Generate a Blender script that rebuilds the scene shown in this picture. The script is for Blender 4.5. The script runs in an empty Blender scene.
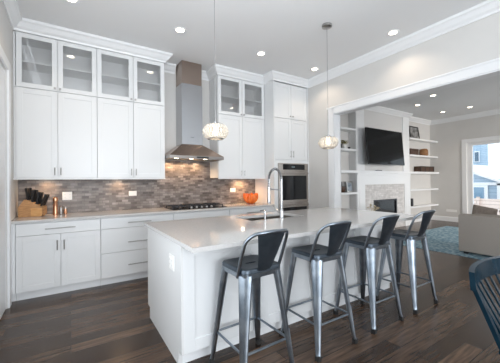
import bpy, bmesh, math, random
from mathutils import Vector, Matrix
random.seed(7)
S = bpy.context.scene
COL = S.collection
PI = math.pi

# ------------------------------------------------------------------ camera
F_PX, YAW, PITCH, ROLL = 281.07, 0.569153, 0.0069990, 0.0100333
CAM_H = 1.325
fw = Vector((math.sin(YAW)*math.cos(PITCH), math.cos(YAW)*math.cos(PITCH), math.sin(PITCH)))
rt = Vector((math.cos(YAW), -math.sin(YAW), 0.0))
dn = fw.cross(rt)
r2 = math.cos(ROLL)*rt + math.sin(ROLL)*dn
d2 = -math.sin(ROLL)*rt + math.cos(ROLL)*dn
cd = bpy.data.cameras.new('camera')
cam = bpy.data.objects.new('camera', cd)
COL.objects.link(cam)
m = Matrix.Identity(4)
for i in range(3):
    m[i][0], m[i][1], m[i][2] = r2[i], -d2[i], -fw[i]
m[2][3] = CAM_H
cam.matrix_world = m
cd.sensor_fit = 'HORIZONTAL'
cd.sensor_width = 36.0
cd.lens = 36.0*F_PX/500.0
cd.shift_y = (179.914-181.5)/500.0
cd.clip_start = 0.02
S.camera = cam

# ------------------------------------------------------------------ world, exposure, daylight
S.view_settings.view_transform = 'Standard'
S.view_settings.look = 'None'
S.view_settings.gamma = 1.0
S.view_settings.use_curve_mapping = False
S.view_settings.exposure = 0.27
W = bpy.data.worlds.new('sky'); S.world = W
W.use_nodes = True
bg = W.node_tree.nodes['Background']
bg.inputs[0].default_value = (0.80, 0.90, 1.0, 1)
bg.inputs[1].default_value = 1.8

XL0 = -0.57
def area(name, loc, rot, sx, sy, power, color, spread=0):
    l = bpy.data.lights.new(name, 'AREA'); l.shape = 'RECTANGLE'
    l.size, l.size_y, l.energy, l.color = sx, sy, power, color
    if spread: l.spread = math.radians(spread)
    o = bpy.data.objects.new(name, l); o.location = loc; o.rotation_euler = rot
    COL.objects.link(o); return o
# daylight by dining windows (behind) and living room window, plus added fill lights
area('daylight_dining_window', (0.5, -4.35, 1.55), (PI/2+0.05, 0, 0), 3.2, 2.3, 186, (0.92, 0.96, 1.0))
area('added_left_rear_light', (XL0-0.02, -2.2, 1.5), (0, -PI/2, 0), 2.2, 2.4, 10, (0.92, 0.96, 1.0))  # added fill from the unseen left side, no known window
area('added_left_light', (XL0-0.02, 1.3, 1.5), (0, -PI/2, 0), 2.0, 2.0, 18, (0.94, 0.97, 1.0))  # added side light for the island end and partition, no known window
area('added_living_rear_light', (8.0, -4.35, 1.5), (PI/2-0.30, 0, math.radians(-20)), 2.8, 2.0, 150, (1.0, 0.95, 0.90), 100)  # added fill for the living room walls, turned away from the kitchen cabinets
area('daylight_living_window', (10.32, 2.2, 1.3), (0, PI/2-0.35, 0), 2.3, 2.6, 4, (0.90, 0.96, 1.0))
# added fill light, aimed up to brighten the kitchen ceiling
area('ceiling_bounce_light', (0.8, 0.6, 1.95), (PI-0.3, 0, 0), 2.0, 1.0, 32, (0.93, 0.97, 1.0))

# ------------------------------------------------------------------ materials
def mat(name, col, rough=0.5, metal=0.0, **kw):
    M = bpy.data.materials.new(name); M.use_nodes = True
    b = M.node_tree.nodes['Principled BSDF']
    b.inputs['Base Color'].default_value = (*col, 1)
    b.inputs['Roughness'].default_value = rough
    b.inputs['Metallic'].default_value = metal
    for k, v in kw.items():
        b.inputs[k.replace('_', ' ')].default_value = v
    return M
def nodes(M):
    return M.node_tree.nodes, M.node_tree.links, M.node_tree.nodes['Principled BSDF']
def noisy(M, c1, c2, scale, stretch=(1, 1, 1), detail=3, bump=0.0, lo=0.35, hi=0.65):
    """colour wandering between c1 and c2 by noise in object space"""
    n, l, b = nodes(M)
    tc = n.new('ShaderNodeTexCoord'); mp = n.new('ShaderNodeMapping'); mp.inputs['Scale'].default_value = stretch
    t = n.new('ShaderNodeTexNoise'); t.inputs['Scale'].default_value = scale; t.inputs['Detail'].default_value = detail
    r = n.new('ShaderNodeValToRGB')
    r.color_ramp.elements[0].position, r.color_ramp.elements[0].color = lo, (*c1, 1)
    r.color_ramp.elements[1].position, r.color_ramp.elements[1].color = hi, (*c2, 1)
    l.new(tc.outputs['Object'], mp.inputs[0]); l.new(mp.outputs[0], t.inputs['Vector'])
    l.new(t.outputs['Fac'], r.inputs[0]); l.new(r.outputs[0], b.inputs['Base Color'])
    if bump:
        bp = n.new('ShaderNodeBump'); bp.inputs['Strength'].default_value = bump; bp.inputs['Distance'].default_value = 0.01
        l.new(t.outputs['Fac'], bp.inputs['Height']); l.new(bp.outputs[0], b.inputs['Normal'])
    return M
def emit(name, col, strength):
    M = bpy.data.materials.new(name); M.use_nodes = True
    n, l = M.node_tree.nodes, M.node_tree.links
    n.remove(n['Principled BSDF'])
    e = n.new('ShaderNodeEmission'); e.inputs[0].default_value = (*col, 1); e.inputs[1].default_value = strength
    l.new(e.outputs[0], n['Material Output'].inputs[0]); return M
def clear(name, tint, gloss=0.12):
    M = bpy.data.materials.new(name); M.use_nodes = True
    n, l = M.node_tree.nodes, M.node_tree.links
    n.remove(n['Principled BSDF'])
    t = n.new('ShaderNodeBsdfTransparent'); t.inputs[0].default_value = (*tint, 1)
    g = n.new('ShaderNodeBsdfGlossy'); g.inputs['Roughness'].default_value = 0.03
    fr = n.new('ShaderNodeFresnel'); fr.inputs[0].default_value = 1.5
    ad = n.new('ShaderNodeMath'); ad.operation = 'ADD'; ad.inputs[1].default_value = gloss; ad.use_clamp = True
    mx = n.new('ShaderNodeMixShader')
    l.new(fr.outputs[0], ad.inputs[0]); l.new(ad.outputs[0], mx.inputs[0])
    l.new(t.outputs[0], mx.inputs[1]); l.new(g.outputs[0], mx.inputs[2])
    l.new(mx.outputs[0], n['Material Output'].inputs[0]); return M

CEIL = mat('ceiling_paint', (0.80, 0.805, 0.81), 0.7)
WALL = noisy(mat('wall_paint', (0.65, 0.635, 0.615), 0.6), (0.645, 0.632, 0.612), (0.665, 0.652, 0.632), 3)
WHITE = mat('white_trim', (0.82, 0.83, 0.84), 0.35)
CAB = mat('cabinet_white', (0.74, 0.75, 0.755), 0.32)
CABIN = mat('cabinet_interior', (0.62, 0.64, 0.66), 0.5)
ISL = mat('island_side', (0.70, 0.70, 0.695), 0.4)
GAP = mat('shadow_gap', (0.30, 0.30, 0.31), 0.7)
NICKEL = mat('brushed_nickel', (0.42, 0.41, 0.40), 0.28, 1.0)
CHROME = mat('chrome', (0.50, 0.50, 0.51), 0.2, 1.0)
DKMETAL = mat('dark_metal', (0.05, 0.05, 0.055), 0.4, 0.6)
BLACK = mat('black_plastic', (0.015, 0.015, 0.017), 0.35)
BGLASS = mat('black_glass', (0.008, 0.009, 0.011), 0.05)
TVG = mat('tv_glass', (0.003, 0.004, 0.005), 0.08, 0.0, Specular_IOR_Level=0.18)
PANE = clear('cabinet_glass', (0.985, 0.985, 0.985), 0.12)
WPANE = clear('window_glass', (0.97, 0.98, 0.98), 0.0)
PLATE = mat('outlet_white', (0.85, 0.84, 0.82), 0.3)
SLOT = mat('outlet_slot', (0.45, 0.44, 0.43), 0.5)
LENS = emit('lamp_lens', (1.0, 0.86, 0.66), 14)
BULB = emit('bulb_glow', (1.0, 0.83, 0.60), 6)
RUBBER = mat('rubber', (0.02, 0.02, 0.02), 0.6)
GUN = noisy(mat('gunmetal', (0.4, 0.43, 0.47), 0.3, 1.0), (0.20, 0.235, 0.275), (0.33, 0.37, 0.415), 9, detail=4)
GUN_SHADED = noisy(mat('gunmetal_shaded', (0.2, 0.22, 0.25), 0.36, 0.75), (0.055, 0.07, 0.088), (0.085, 0.105, 0.128), 9, detail=4)  # same gunmetal, shade and dark reflections put into the colour
NAVY = noisy(mat('navy_paint', (0.012, 0.035, 0.07), 0.25, 0.0, Specular_IOR_Level=0.14), (0.004, 0.017, 0.029), (0.006, 0.025, 0.042), 14)
WOODL = noisy(mat('knife_block_wood', (0.5, 0.27, 0.12), 0.45), (0.42, 0.21, 0.085), (0.62, 0.35, 0.17), 14, (1, 1, 8))
COPPER = mat('copper', (0.62, 0.33, 0.20), 0.28, 1.0)
ORANGE = noisy(mat('orange_glass', (0.85, 0.17, 0.03), 0.12), (0.65, 0.09, 0.01), (0.90, 0.24, 0.04), 12)
BRWOOD = noisy(mat('brown_wood', (0.13, 0.06, 0.03), 0.5), (0.045, 0.022, 0.014), (0.10, 0.05, 0.028), 20, (1, 1, 6))
WICKER = noisy(mat('wicker', (0.32, 0.16, 0.07), 0.8), (0.16, 0.075, 0.03), (0.42, 0.22, 0.10), 60, (1, 1, 3), bump=0.8)
SOFA = noisy(mat('sofa_fabric', (0.36, 0.33, 0.30), 0.95), (0.40, 0.36, 0.32), (0.46, 0.42, 0.38), 90, bump=0.3)
PILLOW = noisy(mat('pillow_fabric', (0.27, 0.22, 0.19), 0.95), (0.25, 0.20, 0.17), (0.31, 0.26, 0.22), 40, bump=0.3)
LEAF = noisy(mat('olive_leaves', (0.22, 0.20, 0.05), 0.7), (0.13, 0.13, 0.03), (0.34, 0.29, 0.08), 30)
CREAM = noisy(mat('dried_petals', (0.62, 0.52, 0.36), 0.8), (0.45, 0.35, 0.2), (0.75, 0.66, 0.5), 40)
PHOTO = noisy(mat('photo_print', (0.3, 0.3, 0.3), 0.3), (0.06, 0.055, 0.05), (0.42, 0.42, 0.42), 6)
PHOTO2 = noisy(mat('photo_print_blue', (0.3, 0.3, 0.3), 0.3), (0.10, 0.14, 0.18), (0.45, 0.50, 0.55), 9)
CERAM = mat('white_ceramic', (0.75, 0.75, 0.73), 0.3)
BLADE = mat('steel_blade', (0.7, 0.7, 0.7), 0.25, 1.0)
CRYSTAL = mat('crystal', (0.88, 0.83, 0.76), 0.12, 0.0, Transmission_Weight=0.5, IOR=1.35)

# brushed stainless steel
STEEL = mat('stainless_steel', (0.44, 0.405, 0.375), 0.27, 1.0)
n, l, b = nodes(STEEL)
tc = n.new('ShaderNodeTexCoord'); mp = n.new('ShaderNodeMapping'); mp.inputs['Scale'].default_value = (1, 1, 160)
t = n.new('ShaderNodeTexNoise'); t.inputs['Scale'].default_value = 3
mr = n.new('ShaderNodeMapRange'); mr.inputs['To Min'].default_value = 0.22; mr.inputs['To Max'].default_value = 0.34
l.new(tc.outputs['Object'], mp.inputs[0]); l.new(mp.outputs[0], t.inputs['Vector']); l.new(t.outputs['Fac'], mr.inputs['Value']); l.new(mr.outputs[0], b.inputs['Roughness'])

def brick_mat(name, axes, bw, bh, mortar, c1, c2, cm, rough, noise_cols=None, nscale=6, bump=0.3, stretch=(1, 1, 1), offset=0.5):
    M = mat(name, c1, rough)
    n, l, b = nodes(M)
    tc = n.new('ShaderNodeTexCoord'); sp = n.new('ShaderNodeSeparateXYZ'); cb = n.new('ShaderNodeCombineXYZ')
    l.new(tc.outputs['Object'], sp.inputs[0])
    l.new(sp.outputs[axes[0]], cb.inputs[0]); l.new(sp.outputs[axes[1]], cb.inputs[1])
    br = n.new('ShaderNodeTexBrick'); br.offset = offset
    br.inputs['Scale'].default_value = 1.0
    br.inputs['Brick Width'].default_value = bw; br.inputs['Row Height'].default_value = bh
    br.inputs['Mortar Size'].default_value = mortar; br.inputs['Bias'].default_value = 0.0
    br.inputs['Color1'].default_value = (*c1, 1); br.inputs['Color2'].default_value = (*c2, 1); br.inputs['Mortar'].default_value = (*cm, 1)
    l.new(cb.outputs[0], br.inputs['Vector'])
    out = br.outputs['Color']
    if noise_cols:
        mp = n.new('ShaderNodeMapping'); mp.inputs['Scale'].default_value = stretch
        t = n.new('ShaderNodeTexNoise'); t.inputs['Scale'].default_value = nscale; t.inputs['Detail'].default_value = 6
        r = n.new('ShaderNodeValToRGB'); r.color_ramp.elements[0].position = 0.3; r.color_ramp.elements[1].position = 0.7
        r.color_ramp.elements[0].color = (*noise_cols[0], 1); r.color_ramp.elements[1].color = (*noise_cols[1], 1)
        mx = n.new('ShaderNodeMix'); mx.data_type = 'RGBA'; mx.blend_type = 'MULTIPLY'; mx.inputs[0].default_value = 1.0
        l.new(cb.outputs[0], mp.inputs[0]); l.new(mp.outputs[0], t.inputs['Vector']); l.new(t.outputs['Fac'], r.inputs[0])
        l.new(out, mx.inputs[6]); l.new(r.outputs[0], mx.inputs[7]); out = mx.outputs[2]
    l.new(out, b.inputs['Base Color'])
    if bump:
        bp = n.new('ShaderNodeBump'); bp.inputs['Strength'].default_value = bump; bp.inputs['Distance'].default_value = 0.004; bp.invert = True
        l.new(br.outputs['Fac'], bp.inputs['Height']); l.new(bp.outputs[0], b.inputs['Normal'])
    return M
FLOOR = brick_mat('oak_floor', (0, 1), 1.35, 0.125, 0.0022, (0.028, 0.016, 0.010), (0.112, 0.070, 0.046), (0.008, 0.005, 0.004), 0.27,
                  ((0.45, 0.44, 0.43), (1.5, 1.45, 1.4)), 3.2, 0.25, (1.2, 14, 1), 0.37)
nodes(FLOOR)[2].inputs['Specular IOR Level'].default_value = 0.38
SPLASH = brick_mat('stone_mosaic', (0, 2), 0.088, 0.037, 0.003, (0.095, 0.078, 0.07), (0.30, 0.27, 0.25), (0.16, 0.14, 0.13), 0.38,
                   ((0.6, 0.55, 0.52), (1.35, 1.36, 1.40)), 5, 0.5, (1, 1.4, 1), 0.43)
FIREBRICK = brick_mat('pale_stone', (0, 2), 0.21, 0.05, 0.003, (0.56, 0.54, 0.53), (0.70, 0.68, 0.67), (0.52, 0.5, 0.49), 0.7,
                      ((0.85, 0.85, 0.85), (1.1, 1.1, 1.1)), 9, 0.4)
FENCE = brick_mat('fence_boards', (1, 2), 4.0, 0.16, 0.01, (0.75, 0.60, 0.52), (0.85, 0.72, 0.65), (0.4, 0.3, 0.25), 0.8)
SIDING = brick_mat('blue_siding', (1, 2), 6.0, 0.2, 0.012, (0.36, 0.47, 0.58), (0.40, 0.52, 0.62), (0.25, 0.34, 0.43), 0.7)
ROOFM = noisy(mat('pale_roof', (0.7, 0.7, 0.72), 0.8), (0.72, 0.70, 0.70), (0.85, 0.84, 0.84), 2)
QUARTZ = noisy(mat('white_quartz', (0.58, 0.565, 0.55), 0.07), (0.56, 0.55, 0.54), (0.61, 0.60, 0.588), 60, detail=6)
RUG = noisy(mat('blue_rug', (0.2, 0.4, 0.5), 1.0), (0.09, 0.21, 0.29), (0.40, 0.52, 0.57), 16, detail=8, bump=0.4, lo=0.36, hi=0.66)

# ------------------------------------------------------------------ mesh helpers
def BM(): return bmesh.new()
def box(bm, x0, x1, y0, y1, z0, z1, bev=0.0):
    v = [bm.verts.new((x, y, z)) for x in (x0, x1) for y in (y0, y1) for z in (z0, z1)]
    fs = [bm.faces.new([v[i] for i in f]) for f in ((0, 1, 3, 2), (4, 6, 7, 5), (0, 4, 5, 1), (2, 3, 7, 6), (0, 2, 6, 4), (1, 5, 7, 3))]
    if bev:
        es = list({e for f in fs for e in f.edges})
        bmesh.ops.bevel(bm, geom=es, offset=bev, segments=2, affect='EDGES', profile=0.5)
    return bm
def prism(bm, pts, axis, a, b):
    """extrude a 2D polygon along axis ('x': pts=(y,z), 'y': pts=(x,z), 'z': pts=(x,y))"""
    def P(p, t): return {'x': (t, p[0], p[1]), 'y': (p[0], t, p[1]), 'z': (p[0], p[1], t)}[axis]
    A = [bm.verts.new(P(p, a)) for p in pts]; B = [bm.verts.new(P(p, b)) for p in pts]
    bm.faces.new(A); bm.faces.new(B[::-1])
    for i in range(len(pts)):
        j = (i+1) % len(pts); bm.faces.new((A[j], A[i], B[i], B[j]))
    return bm
def loft(bm, rings, cap0=True, cap1=True, closed=True):
    R = [[bm.verts.new(p) for p in r] for r in rings]
    k = len(R[0])
    for a, b in zip(R, R[1:]):
        for i in range(k if closed else k-1):
            j = (i+1) % k; bm.faces.new((a[i], a[j], b[j], b[i]))
    if cap0: bm.faces.new(R[0][::-1])
    if cap1: bm.faces.new(R[-1])
    return bm
def tube(bm, pts, r, seg=10, closed=False, flat=None):
    pts = [Vector(p) for p in pts]; n_ = len(pts); rings = []; prev = None
    for i, p in enumerate(pts):
        a = pts[(i-1) % n_] if closed or i else p; c = pts[(i+1) % n_] if closed or i < n_-1 else p
        t = (c-a).normalized()
        if prev is None:
            u = t.cross(Vector((0, 0, 1)))
            if u.length < 1e-3: u = t.cross(Vector((0, 1, 0)))
        else: u = prev - t*prev.dot(t)
        u.normalize(); prev = u; w = t.cross(u)
        rr = r[i] if isinstance(r, (list, tuple)) else r
        rings.append([p + rr*(math.cos(2*PI*k/seg)*u + math.sin(2*PI*k/seg)*w) for k in range(seg)])
    if closed: loft(bm, rings+[rings[0]], False, False)
    else: loft(bm, rings)
    if closed: bmesh.ops.remove_doubles(bm, verts=bm.verts, dist=1e-6)
    return bm
def lathe(bm, prof, cx=0, cy=0, seg=24):
    rings = [[(cx+r*math.cos(2*PI*k/seg), cy+r*math.sin(2*PI*k/seg), z) for k in range(seg)] for r, z in prof]
    return loft(bm, rings, prof[0][0] > 1e-5, prof[-1][0] > 1e-5)
def arc_pts(c, r, a0, a1, n_, plane='yz', k=0.0):
    out = []
    for i in range(n_+1):
        a = a0+(a1-a0)*i/n_; u, v = c[0]+r*math.cos(a), c[1]+r*math.sin(a)
        out.append({'yz': (k, u, v), 'xz': (u, k, v), 'xy': (u, v, k)}[plane])
    return out
def sweep(bm, path, prof):
    """profile (out, z) swept along a plan polyline; 'out' is to the right of travel"""
    P = [Vector((p[0], p[1])) for p in path]; rings = []
    for i, p in enumerate(P):
        ns = []
        if i: d = (p-P[i-1]).normalized(); ns.append(Vector((d.y, -d.x)))
        if i < len(P)-1: d = (P[i+1]-p).normalized(); ns.append(Vector((d.y, -d.x)))
        mt = ns[0] if len(ns) == 1 else (ns[0]+ns[1])/(1+ns[0].dot(ns[1]))
        rings.append([(p.x+mt.x*o, p.y+mt.y*o, z) for o, z in prof])
    return loft(bm, rings)
def obj(name, bm, material, parent=None, smooth=False, label=None):
    bmesh.ops.recalc_face_normals(bm, faces=bm.faces[:])
    me = bpy.data.meshes.new(name); bm.to_mesh(me); bm.free()
    if smooth:
        for p in me.polygons: p.use_smooth = True
        me.set_sharp_from_angle(angle=math.radians(40))
    me.materials.append(material)
    o = bpy.data.objects.new(name, me); COL.objects.link(o)
    if parent: o.parent = parent
    if label: o['label'] = label
    return o
def tag(o, label, cat, group=None):
    o['label'] = label; o['category'] = cat
    if group: o['group'] = group
    return o
def thing(name, label, cat, loc=(0, 0, 0), rz=0.0, group=None):
    o = bpy.data.objects.new(name, None); COL.objects.link(o)
    o.empty_display_size = 0.1
    o.location = loc; o.rotation_euler = (0, 0, rz)
    return tag(o, label, cat, group)
def struct(name, bm, material, label=None, parent=None, smooth=False):
    o = obj(name, bm, material, parent, smooth)
    if not parent: o['kind'] = 'structure'
    if label: o['label'] = label
    return o
def dup(root, label, loc, rz=None, group=None):
    r = root.copy(); COL.objects.link(r); r.location = loc; r['label'] = label
    if rz is not None: r.rotation_euler = (0, 0, rz)
    if group: r['group'] = group
    for ch in list(root.children):
        c = ch.copy(); COL.objects.link(c); c.parent = r
        for g in list(ch.children):
            d = g.copy(); COL.objects.link(d); d.parent = c
    return r

# ------------------------------------------------------------------ room shell
XL, XR, XR2, XE = -0.57, 3.98, 4.13, 10.2      # left wall, partition faces, far living wall
YB, YF, ZC = 4.69, -4.4, 3.30                   # back wall, rear wall, ceiling
struct('floor', box(BM(), XL-0.2, XE+0.2, YF-0.2, YB+0.2, -0.12, 0), FLOOR, 'dark brown hardwood plank floor')
struct('ceiling', box(BM(), XL-0.2, XE+0.2, YF-0.2, YB+0.2, ZC, ZC+0.15), CEIL, 'flat white painted ceiling')
struct('wall_back', box(BM(), XL-0.2, XE+0.2, YB, YB+0.15, 0, ZC), WALL, 'grey wall behind the cabinets and shelves')
# left wall with a doorway near the cabinets, two unseen openings added for light
DY0, DY1, DZ = 3.00, 3.93, 2.55
bm = BM()
box(bm, XL-0.15, XL, DY1, YB, 0, ZC); box(bm, XL-0.15, XL, 2.3, DY0, 0, ZC); box(bm, XL-0.15, XL, -1.0, 0.3, 0, ZC); box(bm, XL-0.15, XL, 0.3, 2.3, 0, 0.5); box(bm, XL-0.15, XL, 0.3, 2.3, 2.5, ZC); box(bm, XL-0.15, XL, YF, -3.4, 0, ZC); box(bm, XL-0.15, XL, -3.4, -1.0, 0, 0.4); box(bm, XL-0.15, XL, -3.4, -1.0, 2.6, ZC); box(bm, XL-0.15, XL, DY0, DY1, DZ, ZC)
struct('wall_left', bm, WALL, 'grey wall at the left edge')
bm = BM(); box(bm, XL-0.05, XL-0.01, DY0+0.02, DY1-0.02, 0.01, DZ-0.02)
d1 = struct('door_1', bm, WHITE, 'white door in the left wall')
bm = BM()
for z0, z1 in ((0.25, 1.05), (1.25, 2.3)):
    for y0, y1 in ((DY0+0.12, (DY0+DY1)/2-0.05), ((DY0+DY1)/2+0.05, DY1-0.12)): box(bm, XL-0.012, XL-0.004, y0, y1, z0, z1, 0.003)
obj('door_panel', bm, WHITE, d1)
bm = BM()
CP = 0.022
box(bm, XL, XL+CP, DY1, DY1+0.10, 0, DZ+0.10, 0.005); box(bm, XL, XL+CP, DY0-0.10, DY0, 0, DZ+0.10, 0.005); box(bm, XL, XL+CP, DY0, DY1, DZ, DZ+0.10, 0.005)
struct('trim_1', bm, WHITE, 'white casing round the doorway in the left wall')
# partition with the wide cased opening
OY1, OY0, OZ = 3.43, -0.9, 2.53
bm = BM()
box(bm, XR, XR2, OY1, YB, 0, ZC); box(bm, XR, XR2, YF, OY0, 0, ZC); box(bm, XR, XR2, OY0, OY1, OZ+0.01, ZC)
struct('wall_right', bm, WALL, 'grey partition wall with the wide opening to the living room')
bm = BM()
for x0, x1 in ((XR-0.022, XR), (XR2, XR2+0.022)):
    box(bm, x0, x1, OY1-0.02, OY1+0.11, 0, OZ+0.11, 0.004); box(bm, x0, x1, OY0-0.11, OY0+0.02, 0, OZ+0.11, 0.004); box(bm, x0, x1, OY0, OY1, OZ, OZ+0.11, 0.004)
    s_ = -0.008 if x0 < XR else 0.008
    box(bm, min(x0+s_, x1+s_), max(x0, x1)+(0 if s_ < 0 else 0.008), OY0-0.13, OY1+0.13, OZ+0.10, OZ+0.125, 0.003)
box(bm, XR-0.01, XR2+0.01, OY1-0.02, OY1, 0, OZ+0.01); box(bm, XR-0.01, XR2+0.01, OY0, OY0+0.02, 0, OZ+0.01); box(bm, XR-0.01, XR2+0.01, OY0, OY1, OZ-0.012, OZ+0.01)
struct('trim_2', bm, WHITE, 'white casing and lining of the wide opening to the living room')
# rear wall with window openings (behind the camera)
bm = BM()
def wall_holes_x(bm, y0, y1, xa, xb, holes):
    x = xa
    for h0, h1, z0, z1 in holes:
        box(bm, x, h0, y0, y1, 0, ZC); box(bm, h0, h1, y0, y1, 0, z0); box(bm, h0, h1, y0, y1, z1, ZC); x = h1
    box(bm, x, xb, y0, y1, 0, ZC)
wall_holes_x(bm, YF-0.15, YF, XL-0.2, XE+0.2, [(-0.1, 3.5, 0.4, 2.7), (6.4, 9.6, 0.5, 2.5)])
struct('wall_front', bm, WALL, 'grey wall with windows at the dining end')
# living room far wall with the window
WY1, WY0, WZ0, WZ1 = 3.66, 0.9, 0.12, 2.44
bm = BM()
box(bm, XE, XE+0.15, WY1, YB, 0, ZC); box(bm, XE, XE+0.15, YF, WY0, 0, ZC); box(bm, XE, XE+0.15, WY0, WY1, 0, WZ0); box(bm, XE, XE+0.15, WY0, WY1, WZ1, ZC)
struct('wall_far', bm, WALL, 'grey living room wall with the window')
bm = BM()
box(bm, XE-0.022, XE, WY1, WY1+0.12, WZ0-0.119, WZ1+0.12, 0.004); box(bm, XE-0.022, XE, WY0-0.12, WY0, WZ0-0.119, WZ1+0.12, 0.004)
box(bm, XE-0.022, XE, WY0, WY1, WZ1, WZ1+0.12, 0.004); box(bm, XE-0.04, XE, WY0, WY1, WZ0-0.03, WZ0, 0.004)
struct('trim_3', bm, WHITE, 'white casing round the living room window')
bm = BM()
for y0, y1 in ((WY0, WY0+0.05), (WY1-0.13, WY1), (2.22, 2.34)): box(bm, XE+0.03, XE+0.12, y0, y1, WZ0, WZ1)
for ya, yb_ in ((WY0+0.05, 2.22), (2.34, WY1-0.13)):
    for z0, z1 in ((WZ0, WZ0+0.08), (WZ1-0.08, WZ1)): box(bm, XE+0.03, XE+0.12, ya, yb_, z0, z1)
w1 = struct('window_1', bm, WHITE, 'white framed living room window')
for y0, y1 in ((WY0+0.05, 2.22), (2.34, WY1-0.13)):
    obj('window_pane', box(BM(), XE+0.07, XE+0.076, y0, y1, WZ0+0.08, WZ1-0.08), WPANE, w1)
# crown mouldings
CROWN = [(0, 3.165), (0.014, 3.165), (0.020, 3.190), (0.045, 3.212), (0.072, 3.250), (0.084, 3.262), (0.096, 3.268), (0.10, 3.299), (0, 3.299)]
UY, BY = 4.33, 4.05                             # faces of upper cabinets / base cabinets and tower
struct('trim_4', sweep(BM(), [(XL, -4.4), (XL, UY), (1.232, UY), (1.232, YB), (1.50, YB)], CROWN), WHITE, 'white crown moulding above the left cabinets')
struct('trim_5', sweep(BM(), [(1.885, YB), (2.135, YB), (2.135, UY), (3.115, UY), (3.115, BY), (XR, BY), (XR, -4.4)], CROWN), WHITE, 'white crown moulding above the oven cabinets and along the partition')
BX0, BX1, BYF = 6.02, 8.49, 4.50
struct('trim_6', sweep(BM(), [(XR2, -4.4), (XR2, YB), (BX0, YB), (BX0, BYF), (BX1, BYF), (BX1, YB), (XE, YB), (XE, -4.4)], CROWN), WHITE, 'white crown moulding round the living room')
BASE = [(0, 0), (0.018, 0), (0.018, 0.12), (0.012, 0.145), (0, 0.15)]
struct('baseboard_far', sweep(BM(), [(BX1, YB), (XE, YB), (XE, WY1+0.12)], BASE), WHITE, 'white baseboard of the living room')
struct('baseboard_left', sweep(BM(), [(XL, -4.4), (XL, DY0-0.1)], BASE), WHITE)
struct('baseboard_right', sweep(BM(), [(XR, BY), (XR, OY1+0.11)], BASE), WHITE, 'white baseboard beside the opening')
# chimney breast
bm = BM(); box(bm, BX0, BX1, BYF, YB, 0, ZC)
struct('wall_chimney', bm, mat('breast_paint', (0.66, 0.655, 0.65), 0.55), 'pale chimney breast behind the television')
bm = BM()
for x0, x1 in ((BX0, BX0+0.33), (BX1-0.33, BX1)):
    box(bm, x0, x1, BYF-0.03, BYF, 1.59, 3.17, 0.004)
struct('trim_7', bm, WHITE, 'white pilasters either side of the television')
# mosaic backsplash
bm = BM(); box(bm, XL, 3.12, YB-0.012, YB, 0.915, 1.402); box(bm, 1.232, 2.14, YB-0.012, YB, 1.40, 1.78)
o = struct('wall_backsplash', bm, SPLASH, 'grey stone mosaic backsplash')

# ------------------------------------------------------------------ cabinet builders
def shaker(bm, x0, x1, z0, z1, yf, th=0.02, st=0.062, rec=0.007):
    """shaker door facing -Y with its front at yf"""
    box(bm, x0, x0+st, yf, yf+th, z0, z1, 0.0015); box(bm, x1-st, x1, yf, yf+th, z0, z1, 0.0015)
    box(bm, x0+st, x1-st, yf, yf+th, z1-st, z1, 0.0015); box(bm, x0+st, x1-st, yf, yf+th, z0, z0+st, 0.0015)
    box(bm, x0+st, x1-st, yf+rec, yf+th, z0+st, z1-st)
    return bm
def frame_only(bm, x0, x1, z0, z1, yf, th=0.02, st=0.055):
    box(bm, x0, x0+st, yf, yf+th, z0, z1, 0.0015); box(bm, x1-st, x1, yf, yf+th, z0, z1, 0.0015)
    box(bm, x0+st, x1-st, yf, yf+th, z1-st, z1, 0.0015); box(bm, x0+st, x1-st, yf, yf+th, z0, z0+st, 0.0015)
    return bm
def bar_v(x, z0, z1, yf):
    bm = BM(); tube(bm, [(x, yf-0.030, z0), (x, yf-0.030, z1)], 0.006, 8)
    for z in (z0+0.02, z1-0.02): tube(bm, [(x, yf-0.030, z), (x, yf, z)], 0.004, 6)
    return bm
def bar_h(x0, x1, z, yf):
    bm = BM(); tube(bm, [(x0, yf-0.032, z), (x1, yf-0.032, z)], 0.006, 8)
    for x in (x0+0.03, x1-0.03): tube(bm, [(x, yf-0.032, z), (x, yf, z)], 0.004, 6)
    return bm
def knob(x, z, yf):
    bm = BM(); box(bm, x-0.012, x+0.012, yf-0.030, yf-0.018, z-0.012, z+0.012, 0.002); tube(bm, [(x, yf-0.018, z), (x, yf, z)], 0.005, 6)
    return bm
G = 0.0032
def wall_cabinet(label, doors, x0, x1, z0, z1, hz=(1.435, 1.53), yf=UY, knobs=None, group='white wall cabinets'):
    t = thing('wall_cabinet', label, 'cabinet', ((x0+x1)/2, yf, z0), 0, group)
    def part(name, bm, mm, par=t):
        for v in bm.verts: v.co -= Vector(((x0+x1)/2, yf, z0))
        return obj(name, bm, mm, par)
    bm = BM(); box(bm, x0, x1, yf+0.022, YB-0.013, z0+0.022, z1); box(bm, x0, x1, yf, yf+0.02, z0, z0+0.020); part('carcass', bm, CAB)
    for i, (a, b_) in enumerate(doors):
        d = part('door', shaker(BM(), a+G, b_-G, z0+0.022, z1-G, yf), CAB)
        hx = b_-0.032 if i == 0 else a+0.032
        if knobs: part('knob', knob(hx, knobs, yf), NICKEL, d)
        else: part('handle', bar_v(hx, hz[0], hz[1], yf), NICKEL, d)
    return t
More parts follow.
